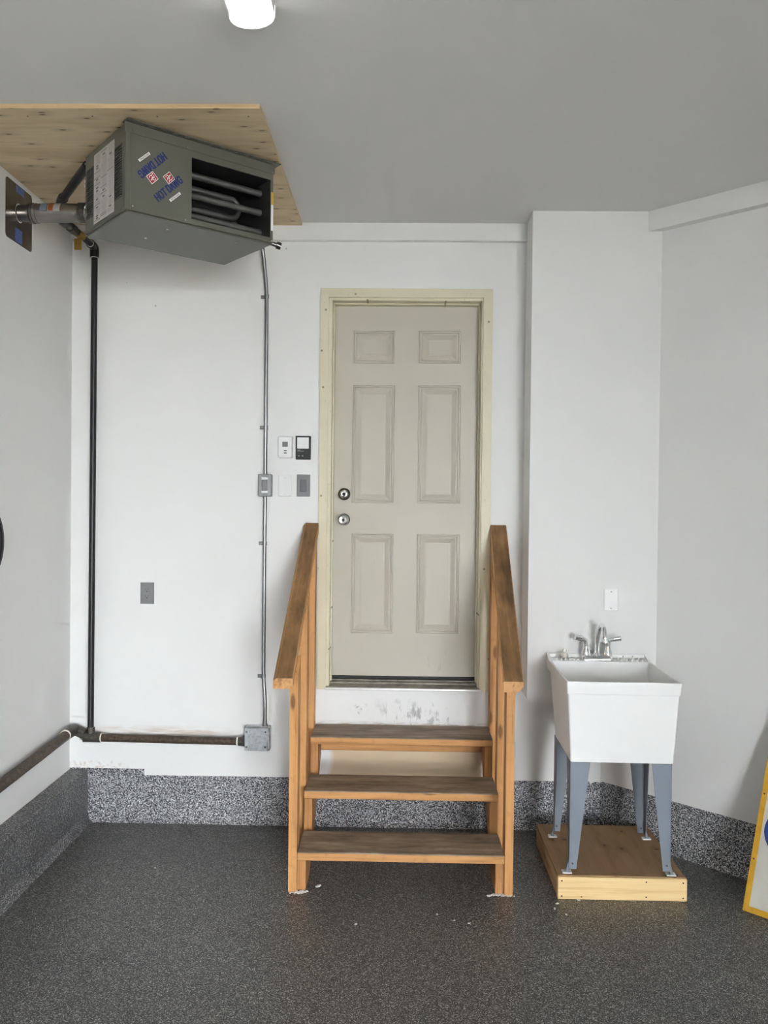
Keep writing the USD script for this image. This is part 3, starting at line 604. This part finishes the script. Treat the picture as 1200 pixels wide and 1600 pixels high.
# ------------------------------------------------------------------ vent pipe through the side wall
vp = thing('vent_pipe', 'stainless vent pipe from the heater to a square plate on the side wall', 'vent pipe', (XL, 3.94, 3.07))
VY, VZ = 3.938, 3.072
pl = [(3.80, 2.928), (4.07, 2.928), (4.07, 3.196), (3.80, 3.196)]
plate = sg.Polygon(pl).buffer(-.018).buffer(.018).difference(sg.Point(VY, VZ).buffer(.044))
wp = part(vp, 'wall_plate', prism(plate, 0, XL+.0008, XL+.003), 'vent', False, 'square stainless wall plate')
part(wp, 'tape_strip', prism([(3.893, 2.932), (3.965, 2.932), (3.965, 2.995), (3.893, 2.995)], 0, XL+.0032, XL+.0037), 'blue_tape', False, 'blue protective film')
part(wp, 'tape_strip', prism([(3.90, 3.160), (3.985, 3.160), (3.985, 3.192), (3.90, 3.192)], 0, XL+.0032, XL+.0037), 'blue_tape', False, 'blue protective film')
part(vp, 'pipe', cat(seg((XL+.002, VY, VZ), (-1.715, VY, VZ+.001), .037, 32), seg((-1.722, VY, VZ+.001), (-1.02, VY, VZ+.004), .0425, 32)), 'vent', 40)
for x, r_ in ((-1.735, .0455), (-1.722, .0475), (-1.705, .0455)):
    part(vp, 'ridge', tube([(x-.006, VY, VZ), (x-.003, VY, VZ), (x+.003, VY, VZ), (x+.006, VY, VZ)], [.04, r_, r_, .04], 32), 'vent', 50)
part(vp, 'collar', seg((-1.505, VY, VZ+.003), (-1.475, VY, VZ+.003), .0455, 32), 'fitting', 40)
def wrap(x0, x1, r_, a0, a1, mat, name, lab):
    n = 10; V = [(x, VY-r_*math.cos(a), VZ+.002+r_*math.sin(a)) for x in (x0, x1) for a in np.linspace(a0, a1, n)]
    F = []
    for i in range(n-1): F += [(i, i+1, n+i+1), (i, n+i+1, n+i)]
    m = tm(V, F); m2 = m.copy(); m2.invert(); part(vp, name, cat(m, m2), mat, False, lab)
wrap(-1.676, -1.645, .0433, -.05, 1.25, 'sky_tape', 'sticker', 'pale blue sticker')
wrap(-1.642, -1.583, .0433, -.12, 1.25, 'paper', 'sticker', 'white sticker with an orange end')
wrap(-1.638, -1.614, .0437, -.06, 1.2, 'orange_ink', 'sticker_print', 'orange print')

# ------------------------------------------------------------------ gas pipe up to the heater
gp = thing('gas_pipe', 'black iron gas pipe running up the back wall to the heater', 'gas pipe', (-1.655, D-.04, .47))
GX, GY = -1.656, D-.044
rp = .0162
part(gp, 'riser', seg((GX-.003, GY, .521), (GX+.003, GY, 3.055), rp, 18), 'black_pipe', 50)
part(gp, 'elbow', tube(smooth_path([(GX+.002, GY, 3.04), (GX+.002, GY, 3.095), (GX+.002, GY-.06, 3.095)], .04), 0.0235, 18), 'black_pipe', 50)
part(gp, 'horizontal_pipe', seg((GX+.002, GY-.03, 3.095), (GX+.002, 4.12, 3.095), rp, 18), 'black_pipe', 50)
for (a, b) in (((GX+.002, GY, 3.036), (GX+.002, GY, 3.044)), ((GX+.002, GY-.058, 3.095), (GX+.002, GY-.066, 3.095)), ((GX+.002, 4.26, 3.095), (GX+.002, 4.252, 3.095))):
    part(gp, 'sealant_ring', seg(a, b, 0.0192, 18), 'dope')
part(gp, 'union', cat(seg((GX+.002, 4.26, 3.095), (GX+.002, 4.20, 3.095), .0235, 8), seg((GX+.002, 4.21, 3.095), (GX+.002, 4.12, 3.095), .0165, 18)), 'fitting', False)
part(gp, 'elbow', tube(smooth_path([(GX+.002, 4.15, 3.095), (GX+.002, 4.09, 3.095), (GX+.002, 4.09, 3.13)], .03), 0.0235, 18), 'black_pipe', 50)
part(gp, 'drop_pipe', seg((GX+.002, 4.09, 3.11), (GX+.002, 4.09, 3.18), rp, 18), 'black_pipe', 50)
part(gp, 'elbow', tube(smooth_path([(GX+.002, 4.09, 3.145), (GX+.002, 4.09, 3.182), (GX+.03, 4.045, 3.182)], .03), 0.0235, 18), 'black_pipe', 50)
part(gp, 'feed_pipe', seg((GX+.018, 4.065, 3.182), (-1.355, 3.625, 3.172), .0195, 18), 'black_pipe', 50)
vv = part(gp, 'gas_valve', cat(seg((GX+.002, 4.36, 3.095), (GX+.002, 4.29, 3.095), .021, 8), seg((GX+.002, 4.325, 3.095), (GX+.002, 4.325, 3.065), .010, 12)), 'brass', False, 'brass shut-off valve')
part(vv, 'valve_tag', box((GX-.012, 4.29, 3.008), (GX+.026, 4.294, 3.066), .003), 'brass', label='orange-brown tag')

# ------------------------------------------------------------------ old iron pipe low on the walls
ip = thing('iron_pipe', 'old rusty brown iron pipe running low along the side and back walls', 'pipe', (XL+.05, D-.05, .48))
py, pz = D-.046, .468
part(ip, 'wall_pipe', seg((-1.60, py, pz-.002), (-.845, py, pz-.010), .0205, 20), 'rust', 50)
part(ip, 'side_pipe', seg((XL+.046, D-.075, .512), (XL+.046, .2, .40), .026, 20), 'rust', 50)
part(ip, 'elbow', tube(smooth_path([(XL+.046, D-.17, .512), (XL+.046, py, .508), (XL+.10, py, .485)], .06), .029, 20), 'fitting', 50)
part(ip, 'bushing', cat(seg((XL+.082, py, .478), (XL+.10, py, .478), .024, 6), seg((XL+.096, py, pz), (-1.66, py, pz), .018, 16)), 'galv', False)
part(ip, 'tee', cat(seg((-1.695, py, pz), (-1.602, py, pz), .0265, 20), seg((GX-.003, py+.004, pz), (GX-.003, py+.004, pz+.052), .021, 20)), 'fitting', 50)
for a, b, r_ in (((-1.606, py, pz), (-1.596, py, pz), .0245), ((GX-.003, py+.004, pz+.046), (GX-.003, py+.004, pz+.054), .0175), ((XL+.046, D-.18, .512), (XL+.046, D-.172, .512), .029), ((-.868, py, pz-.01), (-.86, py, pz-.01), .0245)):
    part(ip, 'sealant_ring', seg(a, b, r_, 20), 'dope')
part(ip, 'end_fitting', tube([(-.862, py, pz-.010), (-.845, py, pz-.009), (-.828, py, pz-.007)], [.023, .025, .030], 20), 'fitting', 50)

jb = thing('junction_box', 'square galvanised junction box where the iron pipe meets the conduit', 'junction box', (-.76, D-.025, .473))
part(jb, 'box_body', box((-.827, D-.054, .410), (-.690, D, .5395), .006), 'galv')
part(jb, 'cover', box((-.826, D-.0575, .412), (-.702, D-.0535, .535), .002), 'galv')
for x in (-.815, -.714):
    for z in (.432, .513): part(jb, 'screw', lathe([(0, 0), (.005, 0), (.004, .002), (0, .0022)], (x, D-.0575, z), (0, -1, 0), 10), 'bronze' if x > -.75 else 'nickel')

# ------------------------------------------------------------------ conduit
cd = thing('conduit', 'thin silver steel conduit from the junction box up to the heater', 'conduit', (-.733, D-.02, .54))
cy = D-.017
lower = smooth_path([(-.721, D-.03, .548), (-.721, D-.03, .68), (-.7335, cy, .80), (-.7335, cy, 1.7715)], .10, 8)
upper = smooth_path([(-.733, cy, 1.8925), (-.733, cy, 2.87), (-.748, D-.04, 3.05), (-.758, D-.07, 3.14)], .10, 8)
part(cd, 'tube', tube(lower, .0102, 16), 'emt', 60)
part(cd, 'tube', tube(upper, .0102, 16), 'emt', 60)
part(cd, 'connector', cat(seg((-.721, D-.03, .536), (-.721, D-.03, .552), .0145, 8), seg((-.721, D-.03, .55), (-.721, D-.03, .575), .0118, 16)), 'emt', 40)
for z in (2.843, 2.142, 1.520, .803):
    sx = -.733
    part(cd, 'strap', cat(hull([(sx-.034, D-.003, z-.010), (sx-.034, D-.003, z+.010), (sx-.034, D-.0005, z-.010), (sx-.034, D-.0005, z+.010), (sx-.008, D-.003, z-.010), (sx-.008, D-.003, z+.010), (sx-.008, D-.0005, z-.010), (sx-.008, D-.0005, z+.010)]),
         tube([(sx, cy, z-.010), (sx, cy, z+.010)], .0122, 16), lathe([(0, 0), (.006, 0), (.005, .004), (0, .005)], (sx-.022, D-.003, z), (0, -1, 0), 10)), 'emt', 40)

sb = thing('conduit_switch', 'metal boxed grey toggle switch fitted in line with the conduit', 'switch', (-.731, D-.02, 1.832))
part(sb, 'switch_box', loft([np.array([(x, y_, z) for x, z in sg.box(-.768+e_, 1.772+e_, -.695-e_, 1.892-e_).buffer(-.008).buffer(.008, quad_segs=3).exterior.coords[:-1]]) for y_, e_ in ((D, 0), (D-.036, 0), (D-.040, .003))]), 'emt', 30)
part(sb, 'switch_plate', box((-.749, D-.0435, 1.790), (-.714, D-.0395, 1.874), .001), 'white_plastic')
part(sb, 'rocker', box((-.748, D-.047, 1.802), (-.715, D-.043, 1.862), .002), 'grey_plastic')

# ------------------------------------------------------------------ wall plates
th_ = thing('thermostat', 'white wall thermostat with a small grey screen and two buttons', 'thermostat', (-.627, D, 2.038))
tb = loft([np.array([(x, y_, z) for x, z in sg.box(-.667+e_, 1.979+e_, -.587-e_, 2.098-e_).buffer(-.010).buffer(.010, quad_segs=4).exterior.coords[:-1]]) for y_, e_ in ((D, 0), (D-.018, .001), (D-.024, .006))])
part(th_, 'housing', tb, 'white_plastic', 30)
part(th_, 'screen', box((-.641, D-.0248, 2.040), (-.612, D-.0235, 2.066)), 'lcd')
for z in (2.015, 2.003): part(th_, 'button', box((-.633, D-.0262, z), (-.618, D-.0235, z+.007), .001), 'lcd')
oc = thing('door_opener_control', 'black wall control with a big white push button and faint lettering', 'wall control', (-.531, D, 2.036))
part(oc, 'housing', box((-.570, D-.016, 1.973), (-.490, D, 2.099), .002), 'black_plastic')
part(oc, 'push_button', box((-.563, D-.0185, 2.031), (-.500, D-.0155, 2.091), .001), 'white_plastic')
for i, (x, w) in enumerate(((-.561, .016), (-.561, .034))): part(oc, 'print', box((x, D-.0165, 2.022-i*.006), (x+w, D-.0158, 2.0245-i*.006)), 'grey_plastic', False)
for x in (-.553, -.533): part(oc, 'small_button', lathe([(0, 0), (.005, 0), (.004, .0015), (0, .0017)], (x, D-.016, 1.992), (0, -1, 0), 12), 'dark_plastic')
def plate(name, label, cat_, cx, y, cz, mat, w=.071, h=.115):
    t = thing(name, label, cat_, (cx, y, cz))
    part(t, 'plate', loft([np.array([(x, y_, z) for x, z in ((cx-w/2+e_, cz-h/2+e_), (cx+w/2-e_, cz-h/2+e_), (cx+w/2-e_, cz+h/2-e_), (cx-w/2+e_, cz+h/2-e_))]) for y_, e_ in ((y, 0), (y-.0035, 0), (y-.0055, .003))]), mat, False)
    return t
t = plate('blank_plate', 'white blank wall plate under the thermostat', 'wall plate', -.627, D, 1.831, 'white_plastic')
for z in (1.789, 1.873): part(t, 'screw', lathe([(0, 0), (.0035, 0), (.003, .001), (0, .0012)], (-.627, D-.0055, z), (0, -1, 0), 12), 'ceiling')
t = plate('light_switch', 'grey rocker light switch beside the blank wall plate', 'light switch', -.5285, D, 1.8335, 'grey_plastic', .072, .118)
part(t, 'rocker', box((-.546, D-.010, 1.800), (-.511, D-.005, 1.867), .0015), 'dark_plastic')
t = plate('power_outlet', 'grey double power outlet alone on the back wall', 'outlet', -1.370, D, 1.2425, 'grey_plastic', .074, .116)
part(t, 'receptacle', box((-1.388, D-.0075, 1.209), (-1.352, D-.005, 1.276), .001), 'grey_plastic')
for z in (1.258, 1.222):
    part(t, 'slot', cat(box((-1.3775, D-.0079, z+.002), (-1.3757, D-.0073, z+.010)), box((-1.3643, D-.0079, z+.002), (-1.3625, D-.0073, z+.010)), lathe([(0, 0), (.0032, 0), (0, .0006)], (-1.370, D-.0074, z-.005), (0, -1, 0), 12)), 'black_plastic', False)
t = plate('blank_plate', 'white blank wall plate with two dark screws above the sink', 'wall plate', 1.0725, DP, 1.2625, 'white_plastic', .071, .113)
for z in (1.220, 1.305): part(t, 'screw', lathe([(0, 0), (.0035, 0), (.003, .001), (0, .0012)], (1.0725, DP-.0055, z), (0, -1, 0), 12), 'bronze')

# ------------------------------------------------------------------ ceiling light
cl = thing('ceiling_light', 'lit white fluorescent ceiling light with a wraparound diffuser', 'ceiling light', (-.463, 1.95, HC))
LX, LY0, LY1 = -.463, 1.36, 2.565
part(cl, 'housing', prism([(LX-.068, HC), (LX+.068, HC), (LX+.068, HC-.028), (LX-.068, HC-.028)], 1, LY0+.01, LY1-.012), 'housing', False)
arc = [(LX-.064, HC-.026)] + [(LX-.060*math.cos(a), HC-.030-.038*math.sin(a)**.6) for a in np.linspace(0.05, math.pi-.05, 15)] + [(LX+.064, HC-.026)]
part(cl, 'diffuser', prism(arc, 1, LY0+.005, LY1-.006), 'lens', 40)
for y in (LY0, LY1-.006):
    a2 = [(LX-.070, HC-.001)] + [(LX-.070*math.cos(a), HC-.022-.050*math.sin(a)**.7) for a in np.linspace(0.0, math.pi, 15)] + [(LX+.070, HC-.001)]
    part(cl, 'end_cap', prism(a2, 1, y, y+.006), 'housing', 40)

# ------------------------------------------------------------------ sign leaning on the angled wall
sgn = thing('leaning_sign', 'white sign board with a yellow border leaning against the angled wall', 'sign', (1.49, 3.687, 0))
dv = np.array([math.cos(math.radians(-45)), math.sin(math.radians(-45)), 0]); nn = np.array([-dv[1], dv[0], 0]); up = nn*.3917+np.array([0, 0, 1.]); up /= np.linalg.norm(up); nf = np.cross(dv, up)
nf = -nf if nf[1] > 0 else nf
SM = np.eye(4); SM[:3, 0] = dv; SM[:3, 1] = -nf; SM[:3, 2] = up; SM[:3, 3] = (1.49, 3.687, .0055)
SW, SH = .62, .92
sl = lambda m: xf(m, SM)
part(sgn, 'board', sl(box((.002, .001, .002), (SW-.002, .013, SH-.002), .001)), 'sign_white', False)
bw = .025
for lo, hi in (((0, -.001, 0), (bw, .014, SH)), ((SW-bw, -.001, 0), (SW, .014, SH)), ((bw, -.001, 0), (SW-bw, .014, bw)), ((bw, -.001, SH-bw), (SW-bw, .014, SH))):
    part(sgn, 'border', sl(box(lo, hi, .001)), 'sign_yellow', False)
part(sgn, 'blue_disc', sl(lathe([(0, 0), (.105, 0), (.105, .0012), (0, .0012)], (.036+.105, .001, .357), (0, -1, 0), 48)), 'sign_blue', False, 'dark blue disc')
for z in (.22, .50, .78): part(sgn, 'screw', sl(lathe([(0, 0), (.004, 0), (.003, .0015), (0, .002)], (bw/2, -.001, z), (0, -1, 0), 10)), 'rust')

# ------------------------------------------------------------------ round dark disc on the side wall, at the picture's edge
hr = thing('wall_disc', 'dark round disc with a black rim hung on the side wall', 'disc', (XL, 3.545, 1.56))
part(hr, 'rim', lathe([(.150, .0), (.164, .0), (.166, .02), (.164, .045), (.150, .045), (.150, .0)], (XL+.001, 3.545, 1.56), (1, 0, 0), 48), 'rubber', 40)
part(hr, 'disc', lathe([(0, .004), (.151, .004), (.151, .036), (.05, .040), (0, .040)], (XL+.001, 3.545, 1.56), (1, 0, 0), 48), 'rubber_grey', 40)

# ------------------------------------------------------------------ chips on the floor
r3 = np.random.default_rng(11)
for x, y, k, lab in ((-.17, 3.50, 1, 'white paint chip alone before the bottom step, on the outlet side'), (.30, 3.53, .8, 'white paint chip on the floor in front of the bottom step, on the sink side'),
                     (.17, 3.60, .7, 'white paint chip on the floor in front of the middle of the steps'), (.24, 3.55, .7, 'tiny white paint chip between two others in front of the steps'),
                     (-.36, 3.84, 1.3, 'larger pale paint chip under the bottom step by the outlet side post'), (.41, 3.78, 1.1, 'white paint chip on the floor just under the front of the bottom step'),
                     (.70, 3.72, .8, 'white paint chip touching the front corner of the wooden sink platform'), (.72, 3.62, .9, 'white paint chip on the floor furthest out before the sink platform'),
                     (-1.15, 4.0, .8, 'lone white paint chip on the open floor below the grey outlet'), (.68, 3.67, .8, 'thin white paint chip just off the front corner of the sink platform'),
                     (.80, 3.755, .9, 'white paint sliver along the foot of the pale front board')):
    m = trimesh.creation.icosphere(1, (.0055+.003*r3.random())*k); m.vertices *= (1.5, .8, .35); m.vertices += r3.normal(0, .0008, m.vertices.shape)
    m.apply_transform(rot_z(r3.random()*180)); m.apply_translation((x, y, -m.bounds[0][2]))
    single('paint_chip', m, 'chips', lab.replace('furthest out before', 'well out from'), 'paint chip', False, 'white paint chips on the floor')
